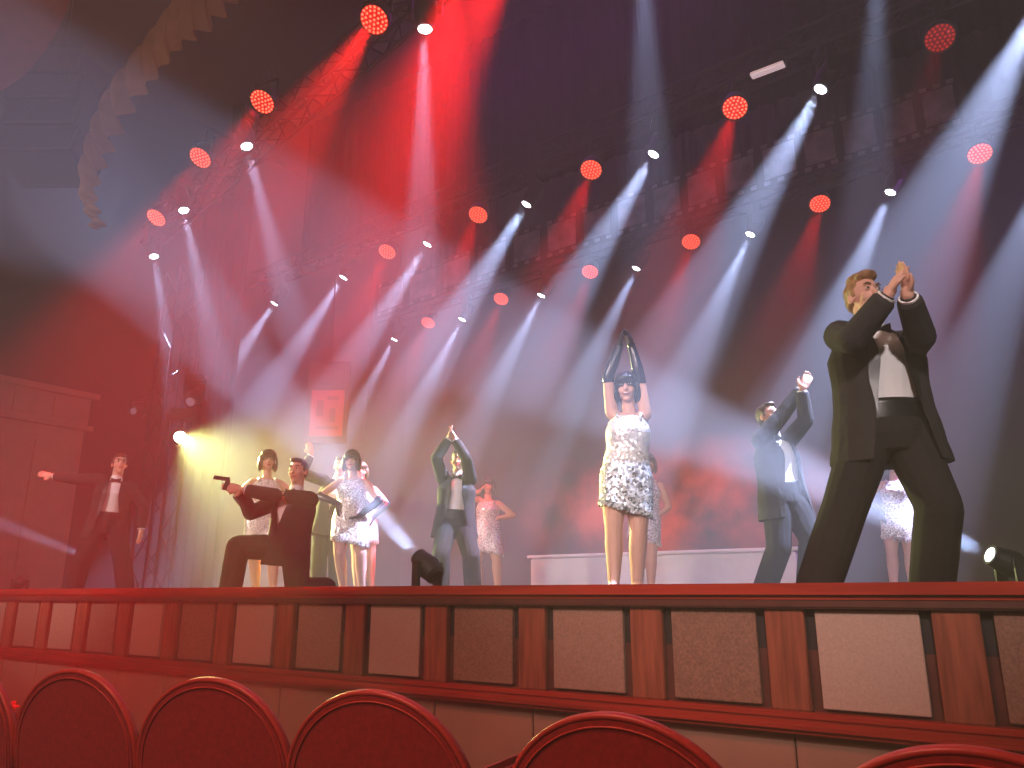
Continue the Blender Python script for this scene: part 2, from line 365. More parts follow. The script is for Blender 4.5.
for i, (x, y) in enumerate([(394, 340), (462, 320), (541, 296), (636, 269), (750, 235), (890, 193)]):
    L = at_z(x, y, TZ); moving_head('white moving spotlight on the rear truss, %s of its white lamps' % ordn[i], L, DC, group='white spotlights on the rear truss')
    spot(L+Vector(DC).normalized()*.06, DC, PW*.85, WCOL, 14 if i < 4 else 16, .25)
FD = [(.3, .1, -1), (.35, .1, -1), (.35, .1, -1), (0, .02, -1)]
for i, (x, y) in enumerate([(154, 257), (184, 211), (247, 147), (425, 30)]):
    L = at_z(x, y, TZ); moving_head('white moving spotlight on the front truss, %s of its white lamps' % ordn[i], L, FD[i], group='white spotlights on the front truss')
    spot(L+Vector(FD[i]).normalized()*.06, FD[i], PW*.6, WCOL, 10, .25)
spot(at_z(1040, 2, TZ), DA, PW*1.1, WCOL, 18, .3); spot(at_z(1062, 140, TZ), DC, PW*.9, WCOL, 16, .3)
spot(at_z(642, -75, TZ), (-.02, 0, -1), PW*.35, WCOL, 11); spot(at_z(880, -70, TZ), (-.15, 0, -1), PW*.3, WCOL, 11)
RD = (.1, -.5, -.8)
RP = {'front': [900, 1300, 2600, 9500], 'middle': [3200]*4+[200], 'rear': [2000]*6}
for nm, pts in (('front', [(156, 218), (200, 158), (262, 102), (374, 20)]), ('middle', [(387, 252), (478, 215), (591, 170), (735, 108), (940, 38)]),
                ('rear', [(428, 323), (501, 299), (590, 272), (691, 242), (820, 204), (980, 154)])):
    for i, (x, y) in enumerate(pts):
        L = at_z(x, y, TZ); led_par('round red lamp on the %s truss, %s of its red lamps' % (nm, ordn[i]), L, RD, lit=(x != 940), group='red lamps on the %s truss' % nm)
        spot(L+Vector(RD).normalized()*.05, (-.35, -.32, -1) if nm == 'front' else (-.35, -.15, -1), RP[nm][i], RCOL, 29 if nm == 'front' else 32, .7)
spot(at_z(520, -60, TZ), (-.35, -.3, -1), 13000, RCOL, 31, .8)
spot(at_z(455, -40, TZ), (-.9, .8, -.6), 8500, RCOL, 42, .9)

# yellow lamp and small fixtures near the tower, floor lamps
L = at_y(180, 437, 3.0-.35); yd = Vector((.85, -.5, -.12)); moving_head('bright yellow-white lamp clamped to the lattice tower', L, yd, 'lens_y', 1, sc=1.2)
spot(L+yd.normalized()*.06, (.8, -.05, -.36), 8000, (.95, 1, .33), 58, .9)
L = at_y(190, 402, 2.9); moving_head('grey unlit lamp above the yellow lamp on the tower', L, (.4, -.6, -.5), 'lens_dim', 1)
L = at_y(133, 411, 3.0); moving_head('small dim lamp on the dark wall left of the tower', L, (.5, -.8, -.1), 'lens_dim', 1, sc=.8)
L = at_y(418, 568, .5); fd = vec(-1, -1, .95); L = moving_head('black moving lamp standing on the stage lip at the centre', L, fd, 'lens_w', -1, sc=.66)
spot(L+fd.normalized()*.04, fd, 14000, WCOL, 13, .3)
L = at_y(990, 562, 1.6); fd = vec(-1, 0, .45); L = moving_head('black floor lamp at the right beside the tall man', L, fd, 'lens_w', -1, sc=.62)
spot(L+fd.normalized()*.04, fd, 18000, WCOL, 16, .3)
L = at_y(24, 580, .45); moving_head('small black floor lamp at the far left of the stage lip', L, (-.5, .5, .4), 'lens_off', -1, sc=.5)
spot(at_y(84, 555, 2.2), (-.5, -.75, .34), 4500, WCOL, 11)
L = at_y(768, 68, 3.9); sb = thing('strip_light', 'short pale strip light high above the right dancers', 'stage light', L)
b = NB(); obox(b, L, (Vector((1, 0, 0)), Vector((0, 1, 0)), Z), (.2, .06, .05), .01); obj('housing', b, M['black'], sb)
b = NB(); obox(b, L+Vector((0, -.03, -.045)), (Vector((1, 0, 0)), Vector((0, 1, 0)), Z), (.185, .05, .02), .008); obj('diffuser', b, M['strip'], sb)
b = NB(); limb(b, [L+Z*.05, L+Z*.5], [.012, .012]); obj('hanger', b, M['black'], sb)

# ------------------------------------------------------------------ film strip scenery
def film(label, pts, y, hh):
    P = [at_y(a, c, y) for a, c in pts]; th = thing('film_strip_border', label, 'stage scenery', P[0])
    b = NB(); lo = [b.verts.new(p-Z*hh) for p in P]; hi = [b.verts.new(p+Z*hh) for p in P]
    lo2 = [b.verts.new(p-Z*hh+Vector((0, .04, 0))) for p in P]; hi2 = [b.verts.new(p+Z*hh+Vector((0, .04, 0))) for p in P]
    for i in range(len(P)-1):
        b.faces.new((lo[i], lo[i+1], hi[i+1], hi[i])); b.faces.new((lo2[i], hi2[i], hi2[i+1], lo2[i+1]))
        b.faces.new((hi[i], hi[i+1], hi2[i+1], hi2[i])); b.faces.new((lo[i], lo2[i], lo2[i+1], lo[i+1]))
    obj('strip', b, M['film'], th)
    for i in range(len(P)-1):
        for j in range(2):
            a = P[i].lerp(P[i+1], j/2+.06); c = P[i].lerp(P[i+1], j/2+.44); dy = Vector((0, -.012, 0))
            b = NB(); prism(b, [a-Z*hh*.68+dy, c-Z*hh*.68+dy, c+Z*hh*.68+dy, a+Z*hh*.68+dy], (0, .01, 0)); obj('picture_frame', b, M['cell'], th)
    for i in range(len(P)-1):
        for j in range(6):
            for sg in (-1, 1):
                a = P[i].lerp(P[i+1], (j+.5)/6)+Z*sg*hh*.84+Vector((0, -.006, 0)); b = NB(); obox(b, a, (Vector((1, 0, 0)), Vector((0, 1, 0)), Z), (.045, .006, .03)); obj('sprocket_hole', b, M['cell'], th)
film('wide film strip scenery hanging between the middle and rear trusses', [(375, 302), (440, 278), (510, 252), (580, 229), (650, 206), (720, 181), (800, 153), (880, 127), (960, 99)], 6.6, .36)
fp = at_d(328, 402, 13.0); th = thing('scenic_board', 'tall film strip board showing a red picture behind the dancers', 'stage scenery', fp)
b = NB(); obox(b, fp, (RT, FW, Z), (.36, .025, .72), .01); obj('board', b, M['film'], th)
b = NB(); obox(b, fp-FW*.03-Z*.2, (RT, FW, Z), (.28, .008, .4)); pc_ = obj('picture', b, M['redpic'], th)
for a, u, ha, hu in ((-.12, -.12, .06, .14), (.1, -.24, .05, .12), (.02, -.46, .2, .025), (.1, .06, .1, .03)):
    b = NB(); obox(b, fp-FW*.042+RT*a+Z*u, (RT, FW, Z), (ha, .004, hu)); obj('figure', b, M['reddark'], pc_)
b = NB(); obox(b, fp-FW*.03+Z*.46, (RT, FW, Z), (.28, .008, .18)); obj('picture', b, M['film'], th)
b = NB(); cone(b, fp+Z*.7, .012, fp+Z*2.3, .012); obj('hanging_wire', b, M['black'], th)

# ------------------------------------------------------------------ gold swag curtain, loudspeakers
SY = -.7
path = [at_y(a, c, SY) for a, c in [(246, -18), (232, 2), (206, 26), (178, 50), (150, 82), (126, 116), (108, 152), (97, 190), (98, 212), (104, 232)]]
def cr_(P, k):
    j = min(int(k), len(P)-2); u = k-j; a = P[max(j-1, 0)]; b_ = P[j]; c = P[j+1]; d = P[min(j+2, len(P)-1)]
    return ((2*b_)+(c-a)*u+(2*a-5*b_+4*c-d)*u*u+(3*b_-a-3*c+d)*u**3)*.5
b = NB(); n = 900; NR = 17; rows = [[] for _ in range(NR)]; s_ = 0; lastp = None
for i in range(n+1):
    k = i/n*(len(path)-1); p = cr_(path, k); tg = (cr_(path, min(k+.05, len(path)-1.001))-cr_(path, max(k-.05, 0))).normalized()
    if lastp is not None: s_ += (p-lastp).length
    lastp = p
    nr = Vector((tg.z, 0, -tg.x)); nr = nr if nr.x < 0 else -nr
    ph = s_*2*PI/.19+1.6*math.sin(s_*2.1)+.8*math.sin(s_*5.3); wd = .5*(.45+.55*min(1, (n-i)/200))*(1+.12*math.sin(s_*3.1))
    for r in range(NR):
        q = r/(NR-1); amp = (.045+.02*math.sin(s_*4))*(1-.5*q)
        rows[r].append(b.verts.new(p + (nr*.75+Z*.66)*(wd*q) + Vector((0, 1, 0))*(amp*math.sin(ph+q*1.5)-.07*math.sin(q*PI)) + nr*(.02*(1-q)*math.sin(s_*2*PI/.8))))
for r in range(NR-1):
    for i in range(n): b.faces.new((rows[r][i], rows[r][i+1], rows[r+1][i+1], rows[r+1][i]))
tag(obj('swag_curtain', b, M['swag'], smooth=True, origin=path[-1]), 'gathered gold swag curtain along the upper left of the stage opening', 'curtain')
la = at_y(52, 118, -.2); th = thing('loudspeaker_array', 'dark grey hanging loudspeaker stack in the upper left', 'loudspeaker', la+Z*1.3)
for k in range(4):
    c = la+Z*(.62-.42*k)+Vector((.06*k, 0, 0)); tl = R(-6*k); ax = (RT, (FW*math.cos(tl)+Z*math.sin(tl)), (Z*math.cos(tl)-FW*math.sin(tl)))
    b = NB(); obox(b, c, ax, (.45, .3, .195), .02); cb = obj('cabinet', b, M['cab'], th)
    b = NB(); obox(b, c-ax[1]*.3, ax, (.42, .012, .17), .008)
    obj('grille', b, M['grille'], cb)
b = NB(); cone(b, la+Z*.8, .015, la+Z*4, .015); obj('hanging_cable', b, M['black'], th)

# ------------------------------------------------------------------ theatre seats
def make_chair():
    th = thing('theatre_chair', 'x', 'chair', (0, 0, 0), 'red theatre chairs in the front row')
    W, HT, Z0 = .36, .86, .36
    def outline(w, top, z0, n=40):
        pts = [(-w, z0)]
        for i in range(n+1):
            a = PI-PI*i/n; pts.append((w*math.cos(a), top-w*.88+w*.88*math.sin(a)))
        pts.append((w, z0)); return pts
    def lean(x, z, y): return Vector((x, y-(z-.4)*.16, z))
    nrm = Vector((0, -1, -.16)).normalized()
    b = NB(); prism(b, [lean(x, z, -.012) for x, z in outline(W-.02, HT-.02, Z0)], (0, .04, 0)); obj('backrest', b, M['seat'], th)
    b = NB(); sweep(b, [lean(x, z, .002) for x, z in outline(W-.010, HT-.010, Z0)], .009, .015, nrm); obj('rim', b, M['rim'], th, smooth=True)
    b = NB(); sweep(b, [lean(x, z, -.013) for x, z in outline(W-.036, HT-.036, Z0)], .0025, .003, nrm); obj('piping', b, M['rim'], th, smooth=True)
    b = NB(); box(b, (-.27, .045, .36), (.27, .52, .48), .04); obj('seat', b, M['seat'], th, smooth=True)
    for k in (-1, 1):
        b = NB(); box(b, (k*.315-.025, .05, .58), (k*.315+.025, .4, .63), .02); obj('armrest', b, M['rim'], th)
        b = NB(); box(b, (k*.315-.02, .06, 0), (k*.315+.02, .38, .58), .01); obj('side_frame', b, M['leg'], th)
    return th
ch0 = None
cl = ['red theatre chair seen only as a rim at the left edge', 'leftmost fully visible red theatre chair with a rounded back', 'second complete red theatre chair from the left, below the kneeling man',
      'red theatre chair with a rounded back below the centre lamp', 'large red theatre chair below the woman with raised arms', 'closest red theatre chair at the lower right corner']
for i, (x, y, a) in enumerate([(-4.09, -2.22, 8), (-3.37, -2.11, 10), (-2.64, -1.99, 12), (-1.88, -1.93, 9), (-1.02, -1.93, 3), (-.22, -1.93, 0)]):
    if ch0 is None: ch0 = make_chair(); c = ch0
    else: c = copy_tree(ch0)
    c.location = (x, y, 0); c.rotation_euler = (0, 0, R(a)); c['label'] = cl[i]

# ------------------------------------------------------------------ people
def ik(S, W, l1, l2, pole, stretch=1.08):
    d = W-S; D = d.length; mx = (l1+l2)*.999
    if D > mx:
        k = min(D/mx, stretch); l1 *= k; l2 *= k
        if D > (l1+l2)*.999: W = S+d.normalized()*(l1+l2)*.999; d = W-S; D = d.length
    n = d.normalized(); a = (l1*l1-l2*l2+D*D)/(2*D); h = math.sqrt(max(l1*l1-a*a, 1e-6))
    pv = pole-n*pole.dot(n); pv = pv.normalized() if pv.length > 1e-4 else frame_of(n)[0]
    return S+n*a+pv*h, W
def hand(bm, Wp, d, n, k=1.0, curl=.25, grow=0, thumb=1):
    d = d.normalized(); n = (n-d*n.dot(d)).normalized(); s = d.cross(n)*thumb
    ell(bm, Wp+d*.048*k, (.041*k+grow, .017*k+grow, .056*k+grow), (s, n, d)); cone(bm, Wp-d*.01, .026*k+grow, Wp+d*.035*k, .03*k+grow)
    for i, (off, ln) in enumerate(((.031, .07), (.011, .08), (-.010, .074), (-.030, .058))):
        b0 = Wp+d*.082*k+s*off*k; fd = (d+s*off*2.2).normalized()
        d1 = (fd+n*curl*.6).normalized(); d2 = (fd+n*curl*1.8).normalized(); p1 = b0+d1*ln*.5*k; p2 = p1+d2*ln*.5*k
        limb(bm, [b0-fd*.03*k, b0, p1, p2], [.0105*k+grow, .0105*k+grow, .0095*k+grow, .008*k+grow])
    t0 = Wp+d*.028*k+s*.03*k; t1 = t0+(d*.7+s*.8).normalized()*.035*k; t2 = t1+(d*.95+s*.3+n*.3).normalized()*.032*k
    limb(bm, [t0, t1, t2], [.014*k+grow, .0115*k+grow, .0095*k+grow])
def facing(psi): return -FW*math.cos(psi)+RT*math.sin(psi)
MJ = [(-.36, .222, .165), (-.1, .21, .155), (.25, .194, .142), (.45, .196, .142), (.72, .212, .146), (.9, .185, .112), (1.03, .08, .076)]
MJO = [(-.38, .258, .178), (-.1, .236, .165), (.25, .212, .15), (.45, .206, .146), (.72, .214, .146), (.9, .186, .113), (1.03, .08, .076)]
MB_ = [(-.22, .1, .09), (0, .15, .1), (.35, .135, .095), (.7, .165, .11), (.9, .155, .085), (1.02, .055, .055)]
MS = [(-.05, .163, .116), (.35, .152, .116), (.7, .185, .128), (.9, .165, .096), (1.03, .068, .068)]
FB = [(-.22, .1, .09), (0, .168, .11), (.4, .12, .09), (.7, .142, .107), (.9, .13, .072), (1.02, .048, .05)]
FDR = [(-.64, .185, .145), (-.3, .194, .15), (0, .19, .138), (.22, .174, .124), (.42, .16, .116), (.7, .17, .143), (.84, .154, .104), (.95, .112, .08)]
HEM = -.53
def person(label, px, d, sex, neck, pel, head, arms, feet, yaw=0, hyaw=None, hpitch=0, htilt=0, hair='short', hairm='hair_b', skin='skin_a', vox=.0075,
           open_jacket=False, gloves=True, legs=None, group=None, dressm='seq', bulk=1.0, smile=False):
    B = at_d(px, 590, d); B.z = DECK
    base = -math.atan((px-512)/805); psi = base+R(yaw); hp = base+R(yaw if hyaw is None else hyaw)
    m = sex == 'm'; L = .50 if m else .465
    sc = lambda rr, q=bulk: [(h, a*q, c*q) for h, a, c in rr]
    th = thing('person', label, 'person', B, group)
    N = at_d(neck[0], neck[1], d-(neck[2] if len(neck) > 2 else 0)); P = at_d(pel[0], pel[1], d-(pel[2] if len(pel) > 2 else 0))
    P = N+(P-N).normalized()*L
    t = (N-P).normalized(); w = facing(psi); w = (w-t*w.dot(t)).normalized(); s = t.cross(w); ax = (s, w, t)
    H = at_d(head[0], head[1], d-(head[2] if len(head) > 2 else 0)); H = N+(H-N).normalized()*(.215 if m else .205)
    hw = facing(hp)*math.cos(R(hpitch))+Z*math.sin(R(hpitch)); ht = (Z+RT*math.sin(R(htilt))); ht = (ht-hw*ht.dot(hw)).normalized(); hs = ht.cross(hw); hx = (hs, hw, ht)
    k = 1.04 if m else 1.02
    def h3(a, f, u): return H+hs*a*k+hw*f*k+ht*u*k
    def he(bm, c, r, sub=2): ell(bm, h3(*c), (r[0]*k, r[1]*k, r[2]*k), hx, sub)
    joints = {}
    for sg in (-1, 1):
        hip = P+s*(.085*sg)-t*.01
        if legs and sg in legs: kn = P+vec(*legs[sg][0]); an = kn+vec(*legs[sg][1])
        else:
            fx, ff = feet[sg]; an = at_d(fx, 588, d-ff); an.z = DECK+(.085 if m else .12)
            kn, an = ik(hip, an, .43 if m else .4, .41 if m else .38, w+s*(.25*sg), 1.2)
        joints[sg] = (hip, kn, an)
    ar = {}
    for sg in (-1, 1):
        A = arms[sg]; Wt = at_d(A[0][0], A[0][1], d-A[0][2]); S = N-t*.055+s*((.178*(1+(bulk-1)*.6) if m else .15)*sg)
        if Wt.z > S.z+.1: S = S+Z*.06-s*.022*sg
        E, Wt = ik(S, Wt, .30 if m else .275, .265 if m else .245, vec(*A[1]))
        hd = vec(*A[2]) if len(A) > 2 and A[2] else (Wt-E); pn = vec(*A[3]) if len(A) > 3 else -s*sg
        ar[sg] = (S, E, Wt, hd.normalized(), pn)
    # body: one continuous surface
    b = NB(); loft(b, P, ax, L, MB_ if m else FB)
    nk = .06 if m else .05
    limb(b, [N-t*.06, N+t*.02, h3(0, -.02, -.05)], [nk*1.3, nk, nk])
    he(b, (0, -.012, .03), (.075, .097, .088)); he(b, (0, .02, -.035), (.06, .068, .082)); he(b, (0, .055, -.098), (.03, .026, .022))
    cone(b, h3(0, .078, .015), .009*k, h3(0, .1, -.03), .0125*k, 8); ball(b, h3(0, .098, -.03), .013*k)
    he(b, (0, .068, .036), (.05, .02, .012))
    for sg in (-1, 1):
        he(b, (.034*sg, .055, -.028), (.028, .028, .028)); he(b, (.078*sg, -.01, -.008), (.011, .02, .032))
        S, E, Wt, hd, pn = ar[sg]
        if m: limb(b, [N-t*.05+s*.08*sg, S, S.lerp(E, .5), E, E.lerp(Wt, .35), Wt], [.055, .053, .047, .04, .042, .027])
        else: limb(b, [N-t*.05+s*.07*sg, S, S.lerp(E, .5), E, E.lerp(Wt, .35), Wt], [.047, .05, .046, .038, .04, .027])
        hand(b, Wt, hd, pn, 1.05 if m else .95, thumb=sg)
        hip, kn, an = joints[sg]; q = 1 if m else 1.08
        fdv = Vector((w.x, w.y, 0)).normalized(); fdv = (fdv+s*.25*sg).normalized()
        limb(b, [hip, hip.lerp(kn, .5), kn, kn.lerp(an, .3)-fdv*.012, an], [.098*q, .086*q, .06*q, .063*q, .038*q])
        limb(b, [an, an+fdv*.12-Z*(.05 if m else .085)], [.036*q, .024*q])
    obj('body', remesh(b, vox, 3), M[skin], th)
    # face
    for sg in (-1, 1):
        b = NB(); he(b, (.031*sg, .078, .012), (.013, .011, .007)); e = obj('eye', b, M['eye'], th, smooth=True)
        b = NB(); he(b, (.031*sg, .0862, .012), (.008, .004, .007), 1); obj('iris', b, M['iris'], e, smooth=True)
        b = NB(); limb(b, [h3(.014*sg, .091, .034), h3(.032*sg, .09, .04), h3(.048*sg, .08, .035)], [.004, .0045, .003]); obj('eyebrow', b, M['hair_k' if not m else hairm], th, smooth=True)
    b = NB(); limb(b, [h3(-.026, .08, -.055), h3(-.01, .09, -.063), h3(.01, .09, -.063), h3(.026, .08, -.055)], [.004, .0075, .0075, .004]); mo = obj('mouth', b, M['lips'], th, smooth=True)
    if smile: b = NB(); he(b, (0, .094, -.06), (.021, .006, .006), 2); obj('teeth', b, M['eye'], mo)
    # hair
    b = NB()
    if hair == 'bob':
        he(b, (0, -.014, .045), (.096, .11, .094)); he(b, (0, -.06, -.03), (.096, .058, .098))
        for sg in (-1, 1): he(b, (.084*sg, .004, -.038), (.029, .07, .096))
        he(b, (0, .062, .056), (.082, .044, .036))
    else:
        he(b, (0, -.024, .046), (.082, .096, .086)); he(b, (0, -.05, .0), (.076, .06, .07))
        he(b, (0, .05, .098), (.06, .045, .024))
        if hair == 'quiff': he(b, (.0, .06, .106), (.055, .04, .024)); he(b, (.03, .02, .116), (.045, .05, .022)); he(b, (-.03, .0, .115), (.04, .06, .02))
        for sg in (-1, 1): he(b, (.074*sg, .012, .02), (.008, .014, .03))
    obj('hair', remesh(b, min(vox, .0075), 2), M[hairm], th)
    if m:
        mj, ms = sc(MJO if open_jacket else MJ), sc(MS)
        b = NB(); loft(b, P, ax, L, ms); limb(b, [N-t*.03, N+t*.035+(H-N).normalized()*.012], [.074, .066]); sh = obj('shirt', remesh(b, vox, 2), M['shirt'], th)
        b = NB(); c = N+w*.081+t*.012
        for sg in (-1, 1): prism(b, [c-t*.01-w*.006, c+s*.055*sg-t*.028-w*.006, c+s*.055*sg+t*.028-w*.006, c+t*.01-w*.006], w*.018)
        ell(b, c+w*.004, (.012, .014, .013), ax, 1); obj('bow_tie', b, M['satin'], sh)
        b = NB(); loft(b, P, ax, L, sc([(-.04, .169, .123), (.08, .171, .123), (.26, .164, .122)]), steps=6); obj('cummerbund', b, M['satin'], th, smooth=True)
        b = NB(); loft(b, P, ax, L, mj, steps=14)
        for sg in (-1, 1):
            S, E, Wt, hd, pn = ar[sg]; fw = (Wt-E).normalized(); q = .5+bulk*.5
            limb(b, [N-t*.06+s*.09*sg, S, S.lerp(E, .5), E, Wt-fw*.05], [.075*q, .078*q, .073*q, .066*q, .055*q])
            cone(b, Wt-fw*.07, .055*q, Wt-fw*.03, .054*q)
        me = remesh(b, vox, 3); bb = NB(); bb.from_mesh(me); bpy.data.meshes.remove(me)
        def vw(h):
            if h > 1.06: return 0
            if open_jacket: return .068+max(0, .62-h)*.1 if h < .95 else .06
            return max(0, min(.078, .078*(h-.28)/.45)) if h < .9 else .062
        kill = []
        for f in bb.faces:
            c = f.calc_center_median()-P; y = c.dot(w)
            if .03 < y < .19*bulk and abs(c.dot(s)) < vw(c.dot(t)/L): kill.append(f)
        bmesh.ops.delete(bb, geom=kill, context='FACES')
        jk = obj('jacket', bb, M['suit'], th, smooth=True)
        for sg in (-1, 1):
            b = NB(); prev = None
            for i in range(13):
                h = (.27 if not open_jacket else .1)+i/12*(.74 if not open_jacket else .9)
                x0 = vw(h)-.004; wd = .055*math.sin(PI*min(1, .02+i/12*.98)**1.3) if i < 12 else .004; rx, ry = rv(mj, h)
                def sp_(x): return P+t*(h*L)+s*sg*x+w*(ry*math.sqrt(max(.05, 1-min(.98, x/rx)**2))+.007)
                cur = (b.verts.new(sp_(x0)), b.verts.new(sp_(x0+wd)))
                if prev: b.faces.new((prev[0], prev[1], cur[1], cur[0]))
                prev = cur
            obj('lapel', b, M['satin'], jk, smooth=True)
            S, E, Wt, hd, pn = ar[sg]; fw = (Wt-E).normalized()
            b = NB(); cone(b, Wt-fw*.05, .044*q, Wt-fw*.006, .041*q, 18); obj('cuff', b, M['shirt'], jk, smooth=False)
        b = NB(); loft(b, P, ax, L, sc([(-.26, .13, .12), (-.1, .17, .135), (.05, .168, .124), (.14, .163, .119)]))
        for sg in (-1, 1):
            hip, kn, an = joints[sg]; limb(b, [hip, hip.lerp(kn, .5), kn, kn.lerp(an, .5), an], [.112*q, .111*q, .1*q, .099*q, .096*q])
        me = remesh(b, vox*1.2, 3)
        for v in me.vertices: v.co.z = max(v.co.z, DECK+.004)
        obj('trousers', me, M['trouser'], th)
    else:
        b = NB(); loft(b, P, ax, L, FDR, n=32, steps=28)
        for sg in (-1, 1):
            hip, kn, an = joints[sg]; limb(b, [hip, hip.lerp(kn, .8)], [.116, .11])
            limb(b, [hip-s*.05*sg, hip.lerp(kn, .8)-s*.06*sg], [.1, .1])
        me = remesh(b, vox*1.2, 4); bb = NB(); bb.from_mesh(me); bpy.data.meshes.remove(me)
        bmesh.ops.delete(bb, geom=[f for f in bb.faces if (f.calc_center_median()-P).dot(t)+.18*(f.calc_center_median()-P).dot(s) < HEM*L], context='FACES')
        hemv = [v.co.copy() for v in bb.verts if v.is_boundary]
        dr = obj('dress', bb, M[dressm], th, smooth=True)
        b = NB()
        for i, p0 in enumerate(hemv):
            if i % 2 == 0: cone(b, p0+Z*.004, .009, p0-Z*(.025+.02*random.random()), .006, 5)
        obj('hem_fringe', b, M[dressm], dr)
        for sg in (-1, 1):
            b = NB(); c0 = P+t*(.9*L)
            limb(b, [c0+s*.085*sg+w*.08, c0+s*.09*sg+w*.06+t*.035, N+s*.088*sg-t*.004, c0+s*.085*sg-w*.078], [.012]*4); obj('strap', b, M['seq2'], dr, smooth=True)
            if gloves:
                S, E, Wt, hd, pn = ar[sg]
                b = NB(); limb(b, [E.lerp(S, .12), E, E.lerp(Wt, .35), Wt], [.044, .044, .046, .032]); hand(b, Wt, hd, pn, .95, grow=.0035, thumb=sg); obj('glove', remesh(b, min(vox, .0075), 2), M['glove'], th)
    for sg in (-1, 1):
        hip, kn, an = joints[sg]; fdv = Vector((w.x, w.y, 0)).normalized(); fdv = (fdv+s*.25*sg); fdv.z = 0; fdv.normalize()
        if legs and sg in legs and len(legs[sg]) > 2: fdv = vec(*legs[sg][2]).normalized()
        sx = fdv.cross(Z) if abs(fdv.z) < .95 else RT.copy(); sx.normalize()
        b = NB()
        if m:
            ell(b, Vector((an.x, an.y, an.z-.035))+fdv*.07, (.047, .14, .045), (sx, fdv, sx.cross(fdv)), 3); ell(b, an-Z*.02, (.05, .055, .06))
        else:
            limb(b, [an-Z*.035-fdv*.01, an+fdv*.09-Z*.08, an+fdv*.15-Z*.09], [.036, .033, .028]); cone(b, an-fdv*.035-Z*.03, .025, Vector((an.x, an.y, DECK))-fdv*.045, .008)
        for v in b.verts: v.co.z = max(v.co.z, DECK+.003)
        obj('shoe', b, M['satin' if m else 'heel'], th, smooth=True)
    return th

# tall man on the right, hands joined overhead
person('tall man in open black dinner jacket at far right, hands joined above his face', 876, 3.95, 'm', (873, 336), (886, 425), (866, 305),
       {-1: ((888, 295, .44), (-.5, .6, -.8), (.5, .05, .9), (.6, 0, -.2)), 1: ((908, 296, .46), (.1, .7, -1), (-.05, .05, 1), (-.6, 0, .1))},
       {-1: (818, .02), 1: (932, -.05)}, yaw=24, hyaw=34, hpitch=10, hair='quiff', hairm='hair_y', vox=.006, open_jacket=True, bulk=1.19)
# woman in front, arms overhead
person('smiling woman in front with black gloves raised overhead and mirror sequin dress', 625, 5.8, 'f', (629, 414), (626, 478), (627, 392),
       {-1: ((619, 348, .05), (-1, .2, 0), (.15, 0, 1), (1, 0, 0)), 1: ((632, 348, .05), (1, .2, 0), (-.25, 0, 1), (-1, 0, 0))},
       {-1: (614, .08), 1: (637, .0)}, yaw=0, hyaw=-6, htilt=-3, hair='bob', hairm='hair_k', vox=.0065, smile=True, dressm='seq3')
# man turned right with arms up
person('man in black suit turned right with hands pressed together before his face', 786, 6.8, 'm', (774, 441), (786, 512), (769, 418),
       {-1: ((801, 389, .12), (.3, -.2, -.8), (.45, 0, .8), (.2, 1, 0)), 1: ((802, 390, .24), (.3, .5, -.8), (.45, 0, .8), (.2, -1, 0))},
       {-1: (764, -.1), 1: (808, .2)}, yaw=44, hyaw=50, hpitch=18, hair='short', hairm='hair_b', skin='skin_b', bulk=1.08, open_jacket=True)
# man centre back arms up
person('man in black suit at the centre back, hands joined high above his head', 456, 9.2, 'm', (457, 479), (455, 523), (458, 460),
       {-1: ((449, 439, .2), (-.6, .7, 0), (.1, 0, 1), (1, 0, 0)), 1: ((455, 439, .2), (.35, .9, 0), (-.35, 0, 1), (-1, 0, 0))},
       {-1: (441, .1), 1: (473, 0)}, yaw=0, hyaw=-5, hpitch=5, hairm='hair_b', skin='skin_b', vox=.009, bulk=1.08, open_jacket=True)
# man at far left arm stretched
person('man in black suit at far left with one arm stretched out sideways', 103, 9.5, 'm', (116, 482), (108, 525), (119, 467),
       {-1: ((53, 476, .1), (0, -.3, -1), (-1, .1, .15), (0, 1, .3)), 1: ((141, 530, -.05), (1, -.3, .1), (0, .1, -1), (-1, 0, 0))},
       {-1: (74, .0), 1: (126, .1)}, yaw=-4, hyaw=10, hpitch=12, hairm='hair_b', vox=.009, open_jacket=True, bulk=1.06)
# kneeling man
person('man in black suit kneeling on one knee, both arms aiming left', 287, 7.5, 'm', (296, 494), (288, 546), (298, 472),
       {-1: ((240, 488, .1), (0, -.3, -1), (-1, .05, .1), (0, .9, .2)), 1: ((240, 489, .22), (.1, .4, -1), (-1, .05, .1), (0, -.9, .2))},
       {-1: (240, 0), 1: (300, 0)}, yaw=-46, hyaw=-30, hpitch=4, hairm='hair_k', vox=.0075, bulk=1.17,
       legs={-1: ((-.45, .06, 0), (-.03, .02, -.4), (-1, .2, 0)), 1: ((.17, .2, -.385), (.16, -.42, .01), (.1, -.2, -1))})
person('woman in silver dress behind the kneeling man', 264, 9.0, 'f', (267, 478), (262, 528), (268, 463),
       {-1: ((250, 512, -.05), (-.9, -.2, .0), (.1, 0, -1), (1, 0, 0)), 1: ((284, 515, .0), (1, -.2, 0), (0, .1, -1), (-1, 0, 0))},
       {-1: (256, 0), 1: (273, .1)}, yaw=5, hair='bob', hairm='hair_k', vox=.009, dressm='seq2')
person('man in dark suit half hidden, hand lifted beside the red film picture', 336, 10.0, 'm', (337, 483), (328, 527), (341, 466),
       {-1: ((311, 455, .05), (-.4, .1, -1), (-.2, .1, 1), (0, 1, 0)), 1: ((350, 520, 0), (1, -.2, 0), (0, .1, -1), (-1, 0, 0))},
       {-1: (318, 0), 1: (336, 0)}, yaw=-10, hairm='hair_k', skin='skin_b', vox=.01)
